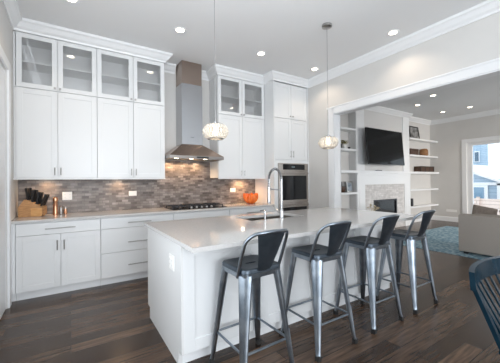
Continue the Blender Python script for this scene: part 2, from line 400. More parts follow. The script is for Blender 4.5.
def glass_cabinet(label, doors, x0, x1, z0, z1, yf=UY):
    t = thing('glass_front_cabinet', label, 'cabinet', ((x0+x1)/2, yf, z0), 0, 'white glass-front wall cabinets')
    def part(name, bm, mm, par=t):
        for v in bm.verts: v.co -= Vector(((x0+x1)/2, yf, z0))
        return obj(name, bm, mm, par)
    bm = BM(); y0 = yf+0.022; y1 = YB-0.001; w = 0.018
    box(bm, x0, x0+w, y0, y1, z0, z1); box(bm, x1-w, x1, y0, y1, z0, z1); box(bm, x0+w, x1-w, y0, y1, z0, z0+w); box(bm, x0+w, x1-w, y0, y1, z1-w, z1)
    box(bm, x0+w, x1-w, y1-0.012, y1, z0+w, z1-w)
    xm = doors[0][1]; box(bm, xm-0.02, xm+0.02, y0, y0+0.02, z0+w, z1-w)
    part('carcass', bm, CAB)
    zs = (z0+z1)/2+0.0
    part('shelf', box(BM(), x0+w, x1-w, y0+0.005, y1-0.012, zs-0.011, zs+0.011), CAB)
    for i, (a, b_) in enumerate(doors):
        d = part('door', frame_only(BM(), a+G, b_-G, z0+0.006, z1-G, yf), CAB)
        part('pane', box(BM(), a+0.05, b_-0.05, yf+0.008, yf+0.012, z0+0.055, z1-0.055), PANE, d)
        part('knob', knob(b_-0.028 if i == 0 else a+0.028, z0+0.035, yf), NICKEL, d)
    return t
ZU, ZD, ZT = 1.38, 2.495, 3.16
wall_cabinet('tall white two-door wall cabinet next to the left wall, above the knife block', [(-0.545, -0.13), (-0.13, 0.312)], XL+0.001, 0.312, ZU, ZD)
wall_cabinet('tall white two-door wall cabinet between the far left cabinet and the range hood', [(0.312, 0.775), (0.775, 1.228)], 0.313, 1.230, ZU, ZD)
glass_cabinet('white glass-front cabinet at the ceiling next to the left wall', [(-0.545, -0.13), (-0.13, 0.312)], XL+0.001, 0.312, ZD+0.002, ZT+0.005)
glass_cabinet('white glass-front cabinet at the ceiling just left of the range hood', [(0.312, 0.775), (0.775, 1.228)], 0.313, 1.230, ZD+0.002, ZT+0.005)
wall_cabinet('tall white two-door wall cabinet between the range hood and the ovens, above the orange bowl', [(2.137, 2.617), (2.617, 3.11)], 2.135, 3.112, ZU, ZD)
glass_cabinet('white glass-front cabinet at the ceiling right of the range hood', [(2.137, 2.617), (2.617, 3.11)], 2.135, 3.112, ZD+0.002, ZT+0.005)

# oven tower
TX0, TX1 = 3.115, 3.977
t = thing('oven_tower_cabinet', 'tall white cabinet tower that houses the built-in ovens', 'cabinet', (3.546, BY, 0))
def part(name, bm, mm, par=None, o=(3.546, BY, 0), smooth=False, label=None):
    for v in bm.verts: v.co -= Vector(o)
    return obj(name, bm, mm, par, smooth, label)
bm = BM()
box(bm, TX0, TX0+0.02, BY+0.001, YB-0.001, 0.0, ZT+0.005); box(bm, TX1-0.02, TX1, BY+0.001, YB-0.001, 0.0, ZT+0.005)
box(bm, TX0+0.02, TX1-0.02, BY+0.022, YB-0.001, 1.70, ZT+0.005); box(bm, TX0+0.02, TX1-0.02, BY+0.06, YB-0.001, 0.02, 0.30)
box(bm, TX0+0.02, TX1-0.02, YB-0.02, YB-0.001, 0.30, 1.70)
box(bm, TX0+0.02, 3.20, BY+0.001, BY+0.05, 0.3, 1.70); box(bm, 3.925, TX1-0.02, BY+0.001, BY+0.05, 0.3, 1.70); box(bm, 3.20, 3.925, BY+0.001, BY+0.05, 1.668, 1.70)
part('carcass', bm, CAB, t)
for i, (a, b_) in enumerate(((3.135, 3.53), (3.53, 3.935))):
    d = part('door', shaker(BM(), a+G, b_-G, 2.505, ZT-0.02, BY), CAB, t); part('knob', knob(b_-0.032 if i == 0 else a+0.032, 2.55, BY), NICKEL, d)
for i, (a, b_) in enumerate(((3.135, 3.53), (3.53, 3.935))):
    d = part('door', shaker(BM(), a+G, b_-G, 1.735, 2.495, BY), CAB, t); part('handle', bar_v(b_-0.032 if i == 0 else a+0.032, 1.775, 1.90, BY), NICKEL, d)
part('drawer', box(BM(), 3.135, 3.935, BY, BY+0.02, 0.11, 0.30, 0.002), CAB, t)

# base cabinets
def base_unit(label, x0, x1, kind):
    t = thing('base_cabinet', label, 'cabinet', ((x0+x1)/2, BY, 0), 0, 'white base cabinets')
    O = ((x0+x1)/2, BY, 0)
    part('carcass', box(BM(), x0+0.001, x1-0.001, BY+0.022, YB-0.02, 0.105, 0.884), CAB, t, O)
    part('toe_kick', box(BM(), x0+0.001, x1-0.001, BY+0.08, BY+0.10, 0.0, 0.105), WHITE, t, O)
    xm = (x0+x1)/2
    def drawer(z0, z1, hz, hw=0.15):
        d = part('drawer', box(BM(), x0+G, x1-G, BY, BY+0.02, z0, z1, 0.002), CAB, t, O)
        if hz: part('handle', bar_h(xm-hw, xm+hw, hz, BY), NICKEL, d, O)
    if kind == 'doors':
        drawer(0.737, 0.872, 0.803)
        for i, (a, b_) in enumerate(((x0, xm), (xm, x1))):
            d = part('door', shaker(BM(), a+G, b_-G, 0.108, 0.733, BY), CAB, t, O)
            part('handle', bar_v(b_-0.034 if i == 0 else a+0.034, 0.545, 0.66, BY), NICKEL, d, O)
    else:
        drawer(0.737, 0.872, 0.803 if kind == 'drawers' else None); drawer(0.423, 0.733, 0.545); drawer(0.108, 0.419, 0.245)
    return t
base_unit('white base cabinet with two doors under one wide drawer, below the knife block', -0.52, 0.325, 'doors')
base_unit('white base cabinet with three stacked drawers between the two-door cabinet and the cooktop', 0.325, 1.262, 'drawers')
base_unit('white base cabinet directly under the black cooktop', 1.262, 2.19, 'plain')
base_unit('white base cabinet with drawers below the orange bowl, beside the ovens', 2.19, 3.112, 'drawers')
bm = BM(); box(bm, XL+0.001, -0.521, BY+0.004, BY+0.03, 0.105, 0.884); box(bm, XL+0.001, -0.521, BY+0.08, BY+0.10, 0.0, 0.105)
struct('trim_8', bm, WHITE, 'white filler strip beside the left base cabinet')
bm = BM(); box(bm, XL+0.001, 3.112, BY-0.022, YB-0.013, 0.885, 0.915, 0.003)
tag(obj('countertop', bm, QUARTZ), 'pale quartz countertop running along the backsplash wall', 'countertop')

# ------------------------------------------------------------------ range hood
t = thing('range_hood', 'stainless steel chimney range hood above the cooktop', 'range hood', (1.69, YB-0.013, 1.69))
O = (1.69, YB-0.013, 1.69); yb = YB-0.013
hx0, hx1, hy = 1.236, 2.131, 4.12
bm = BM()
# lip: hollow skirt with a thin front panel
box(bm, hx0, hx1, hy, hy+0.012, 1.69, 1.738, 0.001); box(bm, hx0, hx0+0.012, hy+0.012, yb, 1.69, 1.738); box(bm, hx1-0.012, hx1, hy+0.012, yb, 1.69, 1.738); box(bm, hx0+0.012, hx1-0.012, yb-0.012, yb, 1.69, 1.738)
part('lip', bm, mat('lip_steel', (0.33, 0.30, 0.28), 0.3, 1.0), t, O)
cx0, cx1, cy = 1.515, 1.868, 4.375
bm = BM()
loft(bm, [[(hx0, hy, 1.738), (hx1, hy, 1.738), (hx1, yb, 1.738), (hx0, yb, 1.738)], [(cx0, cy, 1.945), (cx1, cy, 1.945), (cx1, yb, 1.945), (cx0, yb, 1.945)]])
part('canopy', bm, mat('canopy_reflection_tint', (0.44, 0.33, 0.265), 0.24, 1.0), t, O)  # warm reflections of the room put into the steel colour
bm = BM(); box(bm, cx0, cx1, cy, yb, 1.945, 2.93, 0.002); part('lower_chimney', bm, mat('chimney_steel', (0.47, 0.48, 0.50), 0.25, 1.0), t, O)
bm = BM(); box(bm, cx0+0.006, cx1-0.006, cy+0.006, yb, 2.93, 3.298, 0.002); part('upper_chimney', bm, mat('upper_reflection_tint', (0.36, 0.29, 0.25), 0.3, 1.0), t, O, label='upper chimney section with brown reflections in its colour')  # brown reflection band put into the steel colour
bm = BM(); box(bm, hx0+0.012, hx1-0.012, hy+0.012, yb-0.012, 1.705, 1.712); part('filter', bm, mat('hood_filter', (0.35, 0.33, 0.31), 0.4, 1.0), t, O)
bm = BM(); box(bm, 1.66, 1.86, hy-0.003, hy, 1.703, 1.727, 0.001); part('control_panel', bm, BLACK, t, O, label='black control strip')
for x in (1.38, 1.62, 1.86):
    part('lamp', lathe(BM(), [(0.0, 1.699), (0.032, 1.699), (0.032, 1.705), (0.0, 1.705)], x, 4.25, 16), LENS, t, O)
bm = BM(); box(bm, 1.665, 1.715, cy-0.002, cy, 2.06, 2.066); part('badge', bm, DKMETAL, t, O)
def spot(name, loc, power, color, angle=110, blend=0.6, size=0.05):
    l_ = bpy.data.lights.new(name, 'SPOT'); l_.energy = power; l_.color = color; l_.spot_size = math.radians(angle); l_.spot_blend = blend; l_.shadow_soft_size = size
    o_ = bpy.data.objects.new(name, l_); o_.location = loc; COL.objects.link(o_); return o_
WARM = (1.0, 0.62, 0.32)
for x in (1.38, 1.62, 1.86): spot('hood_light', (x, 4.59, 1.697), 7.0, WARM, 155, 0.7, 0.03)

# ------------------------------------------------------------------ under-cabinet lights
for x, lab in ((-0.26, 'small puck lamp under the far left wall cabinet'), (0.62, 'small puck lamp under the wall cabinet left of the hood'), (2.75, 'small puck lamp under the wall cabinet beside the ovens')):
    o = obj('puck_light', lathe(BM(), [(0.0, 1.388), (0.03, 1.388), (0.034, 1.4015), (0.0, 1.4015)], x, 4.57, 18), LENS); tag(o, lab, 'light', 'under-cabinet lamps')
    spot('puck_lamp', (x, 4.57, 1.384), 5.0 if x < 2 else 17.0, WARM, 165, 0.8, 0.03)

# ------------------------------------------------------------------ cooktop
t = thing('gas_cooktop', 'black gas cooktop set in the counter below the hood', 'cooktop', (1.73, 4.36, 0.916)); O = (1.69, 4.36, 0.916)
part('glass_top', box(BM(), 1.245, 2.135, 4.11, 4.61, 0.916, 0.926, 0.003), BGLASS, t, O)
for gx in (1.40, 1.69, 1.98):
    bm = BM()
    for y in (4.22, 4.40, 4.57): box(bm, gx-0.135, gx+0.135, y-0.007, y+0.007, 0.948, 0.962)
    for x in (gx-0.13, gx, gx+0.13): box(bm, x-0.007, x+0.007, 4.215, 4.575, 0.946, 0.960)
    for x in (gx-0.13, gx+0.13):
        for y in (4.22, 4.57): box(bm, x-0.009, x+0.009, y-0.009, y+0.009, 0.926, 0.948)
    part('grate', bm, DKMETAL, t, O)
    for y in (4.31, 4.49): part('burner', lathe(BM(), [(0.045, 0.926), (0.045, 0.934), (0.03, 0.942), (0.0, 0.942)], gx, y, 16), BLACK, t, O)
for k in range(5):
    part('control_knob', lathe(BM(), [(0.018, 0.926), (0.018, 0.934), (0.014, 0.952), (0.0, 0.953)], 1.54+k*0.085, 4.155, 14), NICKEL, t, O)

# ------------------------------------------------------------------ built-in ovens
t = thing('wall_oven', 'stainless double wall oven with black glass in the white cabinet tower', 'oven', (3.56, BY, 0.32)); O = (3.56, BY, 0.32)
ox0, ox1 = 3.203, 3.922
part('housing', box(BM(), ox0, ox1, BY-0.01, BY+0.5, 0.33, 1.666), STEEL, t, O)
part('control_panel', box(BM(), ox0, ox1, BY-0.03, BY-0.01, 1.522, 1.666, 0.002), STEEL, t, O)
part('display', box(BM(), ox0+0.09, ox1-0.09, BY-0.032, BY-0.03, 1.545, 1.648), BGLASS, t, O, label='black display glass')
bm = BM(); box(bm, 3.50, 3.58, BY-0.0335, BY-0.032, 1.585, 1.61); part('readout', bm, mat('oven_readout', (0.12, 0.16, 0.17), 0.3), t, O)
for z0, z1 in ((0.935, 1.515), (0.335, 0.925)):
    d = part('oven_door', box(BM(), ox0, ox1, BY-0.035, BY-0.01, z0, z1, 0.003), STEEL, t, O)
    part('oven_window', box(BM(), ox0+0.065, ox1-0.05, BY-0.038, BY-0.035, z0+0.045, z1-0.080), BGLASS, d, O, label='black oven glass')
    bm = BM(); tube(bm, [(ox0+0.05, BY-0.085, z1-0.042), (ox1-0.05, BY-0.085, z1-0.042)], 0.012, 10)
    for x in (ox0+0.08, ox1-0.08): tube(bm, [(x, BY-0.085, z1-0.042), (x, BY-0.034, z1-0.042)], 0.008, 8)
    part('handle', bm, STEEL, d, O, True)

# ------------------------------------------------------------------ outlets
def outlet(label, c, w, h, face, n_=1):
    """face: 'y' plate facing -Y, 'x' plate facing -X"""
    t = thing('power_outlet', label, 'outlet', c, 0, 'white wall outlets')
    def B(u0, u1, z0, z1, d0, d1, bev=0):
        return box(BM(), u0, u1, -d1, -d0, z0, z1, bev) if face == 'y' else box(BM(), -d1, -d0, u0, u1, z0, z1, bev)
    obj('plate', B(-w/2, w/2, -h/2, h/2, 0, 0.006, 0.002), PLATE, t)
    for k in range(n_):
        u = (k-(n_-1)/2)*w/n_
        if w > h and n_ == 1:
            for s in (-1, 1): obj('socket', B(u+s*w*0.22-0.014, u+s*w*0.22+0.014, -0.016, 0.016, 0.006, 0.008), SLOT if False else PLATE, t)
        else:
            s_ = obj('socket', B(u-0.017, u+0.017, -0.034, 0.034, 0.006, 0.009), PLATE, t)
            for z in (-0.018, 0.018):
                obj('slot', B(u-0.008, u-0.005, z-0.005, z+0.005, 0.009, 0.0095), SLOT, s_); obj('slot', B(u+0.005, u+0.008, z-0.005, z+0.005, 0.009, 0.0095), SLOT, s_)
    return t
YS = YB-0.0121
outlet('white double switch plate on the backsplash right of the copper mill', (-0.035, YS, 1.155), 0.115, 0.115, 'y', 2)
outlet('white outlet plate on the backsplash left of the cooktop', (0.82, YS, 1.165), 0.115, 0.075, 'y', 1)
outlet('white outlet plate on the backsplash left of the orange bowl', (2.60, YS, 1.175), 0.115, 0.075, 'y', 1)
outlet('white outlet plate on the end panel of the island', (0.6549, 2.146, 0.716), 0.115, 0.115, 'x', 2)
outlet('white outlet plate low on the far living room wall, left of the window', (XE-0.0005, 4.08, 0.345), 0.30, 0.075, 'x', 1)

# ------------------------------------------------------------------ island
IX0, IX1, IY0, IY1 = 0.655, 3.32, 1.935, 2.95
t = thing('kitchen_island', 'white panelled kitchen island under the pale quartz slab', 'island', (2.0, 2.4, 0)); O = (2.0, 2.4, 0)
bm = BM()
prism(bm, [(IY0+0.075, 0), (IY1-0.075, 0), (IY1-0.075, 0.105), (IY1, 0.105), (IY1, 0.884), (IY0+0.001, 0.884), (IY0+0.001, 0.105), (IY0+0.075, 0.105)], 'x', IX0, IX0+0.03)
part('end_panel', bm, ISL, t, O, label='grey-white end panel')
bm = BM()
prism(bm, [(IY0+0.075, 0), (IY1-0.075, 0), (IY1-0.075, 0.105), (IY1, 0.105), (IY1, 0.884), (IY0+0.001, 0.884), (IY0+0.001, 0.105), (IY0+0.075, 0.105)], 'x', IX1-0.03, IX1)
part('end_panel', bm, ISL, t, O)
bm = BM(); box(bm, IX0+0.03, IX1-0.03, IY0+0.022, 2.43, 0.105, 0.884); box(bm, IX0+0.03, 1.54, 2.43, IY1-0.02, 0.105, 0.884); box(bm, 2.42, IX1-0.03, 2.43, IY1-0.02, 0.105, 0.884); box(bm, 1.54, 2.42, 2.43, IY1-0.02, 0.105, 0.60)
part('carcass', bm, CAB, t, O)
part('toe_kick', box(BM(), IX0+0.03, IX1-0.03, IY0+0.075, IY0+0.095, 0, 0.105), WHITE, t, O)
part('toe_kick', box(BM(), IX0+0.03, IX1-0.03, IY1-0.095, IY1-0.075, 0, 0.105), WHITE, t, O)
nd = 4; w = (IX1-0.012-(IX0+0.012))/nd
for k in range(nd):
    a = IX0+0.012+k*w
    part('front_panel', shaker(BM(), a+G, a+w-G, 0.108, 0.874, IY0, 0.022, 0.085), CAB, t, O)
for k in range(nd):
    a = IX0+0.012+k*w
    part('rear_door', shaker(BM(), a+G, a+w-G, 0.108, 0.874, IY1-0.02, 0.02, 0.06, -0.0), CAB, t, O)
# slab with the sink cut-out
SX0, SX1, SY0, SY1 = 0.640, 3.45, 1.670, 3.045
CX0, CX1, CY0, CY1 = 1.61, 2.36, 2.49, 2.87
bm = BM()
o_ = [(SX0, SY0), (SX1, SY0), (SX1, SY1), (SX0, SY1)]; i_ = [(CX0, CY0), (CX1, CY0), (CX1, CY1), (CX0, CY1)]
vt = [bm.verts.new((x, y, 0.915)) for x, y in o_]; vi = [bm.verts.new((x, y, 0.915)) for x, y in i_]
wt = [bm.verts.new((x, y, 0.885)) for x, y in o_]; wi = [bm.verts.new((x, y, 0.885)) for x, y in i_]
for k in range(4):
    j = (k+1) % 4
    bm.faces.new((vt[k], vt[j], vi[j], vi[k])); bm.faces.new((wt[j], wt[k], wi[k], wi[j]))
    bm.faces.new((vt[j], vt[k], wt[k], wt[j])); bm.faces.new((vi[k], vi[j], wi[j], wi[k]))
tag(obj('island_countertop', bm, QUARTZ), 'long pale quartz slab on top of the island, stools along it', 'countertop')
bm = BM(); th = 0.012; zb = 0.68
for x0, x1, y0, y1 in ((CX0-th, CX0, CY0-th, CY1+th), (CX1, CX1+th, CY0-th, CY1+th), (CX0, CX1, CY0-th, CY0), (CX0, CX1, CY1, CY1+th)): box(bm, x0, x1, y0, y1, zb, 0.884)
box(bm, CX0-th, CX1+th, CY0-th, CY1+th, zb-th, zb)
t = tag(obj('kitchen_sink', bm, STEEL), 'undermount stainless sink sunk into the island slab', 'sink')
obj('drain', lathe(BM(), [(0.045, zb+0.001), (0.045, zb+0.004), (0.02, zb+0.006), (0.0, zb+0.006)], 1.98, 2.68, 20), DKMETAL, t)

# faucet with spring hose
FX, FY, FZ = 1.965, 2.43, 0.9152
t = thing('kitchen_faucet', 'tall chrome spring faucet standing by the island sink', 'faucet', (FX, FY, FZ))
obj('base', lathe(BM(), [(0.030, 0), (0.030, 0.008), (0.022, 0.016), (0.020, 0.09), (0.016, 0.10), (0.0, 0.10)], 0, 0, 20), CHROME, t, True)
obj('riser', lathe(BM(), [(0.014, 0.095), (0.014, 0.42), (0.0, 0.42)], 0, 0, 16), CHROME, t, True)
arch = [(0, 0, 0.40), (0, 0, 0.44)] + [(0, 0.115-0.115*math.cos(a), 0.44+0.115*math.sin(a)) for a in [PI*k/12 for k in range(1, 13)]] + [(0, 0.23, 0.40), (0, 0.23, 0.34)]
h_ = obj('hose', tube(BM(), arch, 0.008, 10), DKMETAL, t, True)
# spring coil round the hose
ln = [0]
for a, c in zip(arch, arch[1:]): ln.append(ln[-1]+(Vector(c)-Vector(a)).length)
def along(s):
    for i in range(len(ln)-1):
        if s <= ln[i+1] or i == len(ln)-2:
            f = (s-ln[i])/(ln[i+1]-ln[i]); a, c = Vector(arch[i]), Vector(arch[i+1]); return a.lerp(c, f), (c-a).normalized()
coil = []
turns = 46
for k in range(turns*8+1):
    p, d = along(ln[-1]*k/(turns*8)); u = Vector((1, 0, 0)); w_ = d.cross(u); a = 2*PI*k/8
    coil.append(p + 0.0135*(math.cos(a)*u+math.sin(a)*w_))
obj('spring', tube(BM(), coil, 0.0032, 5), CHROME, h_, True)
obj('spray_head', lathe(BM(), [(0.0, 0.15), (0.019, 0.15), (0.021, 0.17), (0.017, 0.24), (0.015, 0.35), (0.0, 0.355)], 0, 0.23, 16), CHROME, t, True)
bm = BM(); tube(bm, [(0, 0.0, 0.315), (0, 0.215, 0.325)], 0.007, 8); tube(bm, [(0.021*math.cos(a), 0.23+0.021*math.sin(a), 0.325) for a in [2*PI*k/12 for k in range(12)]], 0.005, 6, True)
obj('support_arm', bm, CHROME, t, True)
bm = BM(); tube(bm, [(0, 0.015, 0.06), (0, 0.05, 0.075), (0.0, 0.16, 0.135)], [0.012, 0.009, 0.006], 8)
obj('lever', bm, CHROME, t, True)
t = thing('soap_dispenser', 'small chrome soap dispenser on the island left of the faucet', 'soap dispenser', (1.74, 2.43, FZ))
obj('body', lathe(BM(), [(0.02, 0), (0.02, 0.006), (0.011, 0.012), (0.011, 0.07), (0.0, 0.07)], 0, 0, 14), CHROME, t, True)
obj('nozzle', tube(BM(), [(0, 0, 0.065), (0, 0, 0.095), (0, 0.02, 0.105), (0, 0.085, 0.098)], 0.0075, 8), CHROME, t, True)

# ------------------------------------------------------------------ countertop items
KZ = 0.9155
kb = thing('knife_block', 'slanted wooden knife block full of black handled knives in the counter corner', 'knife block', (-0.40, 4.50, KZ), math.radians(-18))
bm = BM()
prism(bm, [(-0.13, 0), (0.10, 0), (0.13, 0.03), (0.13, 0.12), (0.03, 0.17), (-0.02, 0.205), (-0.07, 0.215), (-0.13, 0.12)], 'y', -0.065, 0.065)
obj('block', bm, WOODL, kb)
bm = BM(); box(bm, 0.005, 0.125, -0.069, -0.0655, 0.008, 0.108, 0.001); obj('front_slab', bm, noisy(mat('light_wood', (0.7, 0.4, 0.16), 0.45), (0.6, 0.3, 0.1), (0.75, 0.44, 0.2), 14, (1, 1, 8)), kb, label='lighter front slab')
kmat = kb.matrix_world if False else (Matrix.Translation((-0.40, 4.50, KZ)) @ Matrix.Rotation(math.radians(-18), 4, 'Z'))
def make_knife():
    t = thing('kitchen_knife', 'black handled knife upright in the wooden knife block', 'knife', (0, 0, 0), 0, 'knives in the knife block')
    obj('handle', loft(BM(), [[(x*s, y*s2, z) for x, y in ((-0.011, -0.008), (0.011, -0.008), (0.013, 0), (0.011, 0.008), (-0.011, 0.008), (-0.013, 0))] for z, s, s2 in ((0.0, 0.95, 1.1), (0.03, 1.15, 1.2), (0.09, 1.05, 1.2), (0.14, 1.35, 1.3), (0.152, 0.9, 0.9))]), BLACK, t, True)
    bm = BM(); box(bm, -0.008, 0.008, -0.0015, 0.0015, -0.06, 0.0); obj('blade', bm, BLADE, t)
    return t
k0 = make_knife(); nk = 0
for row, (lx, lz, ang) in enumerate(((-0.035, 0.205, -6), (0.012, 0.178, 6), (0.06, 0.150, 14), (0.105, 0.128, 24))):
    for ly in (-0.042, 0.0, 0.042):
        k = k0 if nk == 0 else dup(k0, k0['label'], (0, 0, 0)); nk += 1
        M4 = kmat @ Matrix.Translation((lx, ly, lz+0.006)) @ Matrix.Rotation(math.radians(ang+random.uniform(-5, 5)), 4, 'Y')
        k.location = M4.to_translation(); k.rotation_euler = M4.to_euler()
t = thing('pepper_mill', 'tall copper pepper mill beside the knife block', 'pepper mill', (-0.165, 4.50, KZ))
obj('body', lathe(BM(), [(0.029, 0), (0.030, 0.01), (0.027, 0.05), (0.024, 0.10), (0.022, 0.17), (0.026, 0.178), (0.0, 0.178)], 0, 0, 20), COPPER, t, True)
obj('cap', lathe(BM(), [(0.0, 0.178), (0.029, 0.18), (0.031, 0.20), (0.027, 0.225), (0.010, 0.235), (0.0, 0.236)], 0, 0, 20), COPPER, t, True)
for x, y, lab, mm in ((-0.105, 4.52, 'small steel shaker standing just right of the copper mill', NICKEL), (-0.055, 4.525, 'small copper shaker, farther right from the copper mill', COPPER)):
    t = thing('spice_shaker', lab, 'shaker', (x, y, KZ), 0, 'small shakers')
    obj('body', lathe(BM(), [(0.019, 0), (0.020, 0.005), (0.018, 0.075), (0.0, 0.075)], 0, 0, 16), mm, t, True)
    obj('lid', lathe(BM(), [(0.0, 0.075), (0.0195, 0.076), (0.0195, 0.092), (0.012, 0.102), (0.0, 0.103)], 0, 0, 16), NICKEL, t, True)
# orange fluted glass bowl
bm = BM(); seg = 48; rings = []
for r, z, wv in ((0.0, 0.0, 0), (0.05, 0.0, 0), (0.075, 0.012, 0.03), (0.115, 0.055, 0.06), (0.132, 0.105, 0.09), (0.126, 0.155, 0.14), (0.112, 0.185, 0.22), (0.098, 0.178, 0.22), (0.112, 0.145, 0.12), (0.118, 0.10, 0.08), (0.095, 0.05, 0.05), (0.0, 0.03, 0)):
    rings.append([(r*(1+wv*math.cos(8*2*PI*k/seg))*math.cos(2*PI*k/seg), r*(1+wv*math.cos(8*2*PI*k/seg))*math.sin(2*PI*k/seg), z+(0.5*wv*0.12*math.sin(8*2*PI*k/seg+1))) for k in range(seg)])
loft(bm, rings, False, False); bmesh.ops.remove_doubles(bm, verts=bm.verts, dist=1e-5)
o = obj('glass_bowl', bm, ORANGE, None, True); o.location = (2.86, 4.45, KZ); tag(o, 'bright orange fluted glass bowl on the counter beside the ovens', 'bowl')

# ------------------------------------------------------------------ bar stools
def rsq(h, r, z, n_=8, dz=0.0):
    """rounded square ring, 4*n_ vertices"""
    out = []
    for q in range(4):
        cx, cy = [(1, 1), (-1, 1), (-1, -1), (1, -1)][q]
        for k in range(n_):
            a = PI/2*q + PI/2*k/(n_-1)
            out.append((cx*(h-r)+r*math.cos(a), cy*(h-r)+r*math.sin(a), z))
    return out
SH = 0.755
def ell(rx, ry, z, n_=8):
    out = []
    for q in range(4):
        for k in range(n_):
            a = PI/2*q + PI/2*(0.08+0.84*k/(n_-1)); out.append((rx*math.cos(a), ry*math.sin(a), z))
    return out
def make_stool(label, loc, rz):
    t = thing('bar_stool', label, 'stool', loc, rz, 'gunmetal bar stools along the island')
    bm = BM(); hs = 0.158
    loft(bm, [rsq(hs-0.004, 0.04, SH-0.045), rsq(hs, 0.042, SH-0.045), rsq(hs+0.002, 0.042, SH-0.012), rsq(hs-0.003, 0.042, SH-0.002), rsq(hs-0.012, 0.038, SH),
              rsq(hs-0.03, 0.03, SH-0.004), ell(0.075, 0.05, SH-0.008), ell(0.046, 0.014, SH-0.008), ell(0.044, 0.012, SH-0.03)], False, False)
    obj('seat', bm, GUN_SHADED, t, True)
    bm = BM()
    loft(bm, [rsq(hs-0.004, 0.04, SH-0.060), rsq(hs+0.004, 0.044, SH-0.060), rsq(hs+0.005, 0.044, SH-0.030), rsq(hs+0.0005, 0.042, SH-0.030)], False, False)
    obj('apron', bm, GUN, t, True)
    top, bot = 0.130, 0.205
    zs = [(SH-0.040, 0.0), (0.60, 0.18), (0.40, 0.47), (0.20, 0.76), (0.08, 0.93), (0.035, 1.0)]
    for sx, sy in ((1, 1), (-1, 1), (-1, -1), (1, -1)):
        bm = BM(); rings = []
        for z, f in zs:
            c = top+(bot-top)*f + (0.006 if z < 0.05 else 0); w_ = 0.048*(1-f)+0.019*f; d_ = 0.026*(1-f)+0.013*f
            ring = []
            for k in range(12):
                a = 2*PI*k/12; ca, sa = math.cos(a), math.sin(a)
                u = d_*math.copysign(abs(ca)**0.8, ca); v = w_*math.copysign(abs(sa)**0.7, sa)
                # u along the outward diagonal, v across it
                ring.append(((c+(u-v)*0.7071)*sx, (c+(u+v)*0.7071)*sy, z))
            rings.append(ring)
        loft(bm, rings); lg = obj('leg', bm, GUN, t, True)
        cc = bot+0.006
        bm = BM(); prism(bm, [(sx*(cc-0.016), sy*(cc-0.016)), (sx*(cc+0.016), sy*(cc-0.016)), (sx*(cc+0.016), sy*(cc+0.016)), (sx*(cc-0.016), sy*(cc+0.016))], 'z', 0.0, 0.04)
        obj('rubber_foot', bm, RUBBER, lg)
        bm = BM()   # folded rib on the lower outside of the leg
        rr = []
        for z, f in ((0.30, 0.615), (0.20, 0.76), (0.08, 0.93), (0.05, 0.98)):
            c = top+(bot-top)*f + (0.026*(1-f)+0.013*f)*0.7071
            rr.append([((c+(u-v)*0.7071)*sx, (c+(u+v)*0.7071)*sy, z) for u, v in ((-0.004, -0.006), (0.004, -0.004), (0.004, 0.004), (-0.004, 0.006))])
        loft(bm, rr); obj('rib', bm, GUN, lg)
    zf = 0.235; c = top+(bot-top)*0.71
    for p, q in (((-c, -c), (c, -c)), ((c, -c), (c, c)), ((c, c), (-c, c)), ((-c, c), (-c, -c))):
        a, e = Vector((*p, zf)), Vector((*q, zf)); d = (e-a).normalized()
        obj('footrest_bar', tube(BM(), [a+d*0.008, e-d*0.008], 0.0085, 8), GUN, t, True)
    # low back: bent tube hoop and flared splat
    def back(x, z): return (x, -0.158-0.125*max(0.0, (z-0.70))/0.31+2.1*x*x, z)
    pts = [back(-0.170, 0.700), back(-0.172, 0.74), back(-0.174, 0.84), back(-0.172, 0.925)]
    pts += [back(-0.172+0.085*(1-math.cos(a)), 0.925+0.080*math.sin(a)) for a in [PI/2*k/6 for k in range(1, 7)]]
    pts += [back(0.0, 1.012)]
    pts += [(-x, y, z) for x, y, z in reversed(pts[:-1])]
    obj('back_hoop', tube(BM(), pts, 0.0115, 10), GUN, t, True)
    bm = BM(); rings = []
    for z, hw in ((0.715, 0.050), (0.76, 0.058), (0.84, 0.076), (0.92, 0.095), (0.985, 0.110), (1.004, 0.113)):
        pull = 0.25*max(0.0, 0.78-z)
        ring = [(x, back(x, z)[1]+pull-0.0015, z) for x in (-hw, -hw*0.5, 0, hw*0.5, hw)]
        ring += [(x, yy+0.003, zz) for x, yy, zz in reversed(ring)]
        rings.append(ring)
    loft(bm, rings); obj('back_splat', bm, GUN_SHADED, t, True, 'back plate with shade in its colour')
    return t
ST = [((1.085, 1.700, 0), 0.03, 'gunmetal bar stool nearest the viewer, first along the island from its outlet end'),
      ((1.745, 1.700, 0), 0.0, 'gunmetal bar stool second along the island from its outlet end'),
      ((2.430, 1.700, 0), -0.01, 'gunmetal bar stool third along the island from its outlet end'),
      ((3.100, 1.695, 0), 0.0, 'gunmetal bar stool at the far island corner, nearest the blue rug')]
s0 = make_stool(ST[0][2], ST[0][0], ST[0][1])
for loc, rz, lab in ST[1:]: dup(s0, lab, loc, rz)

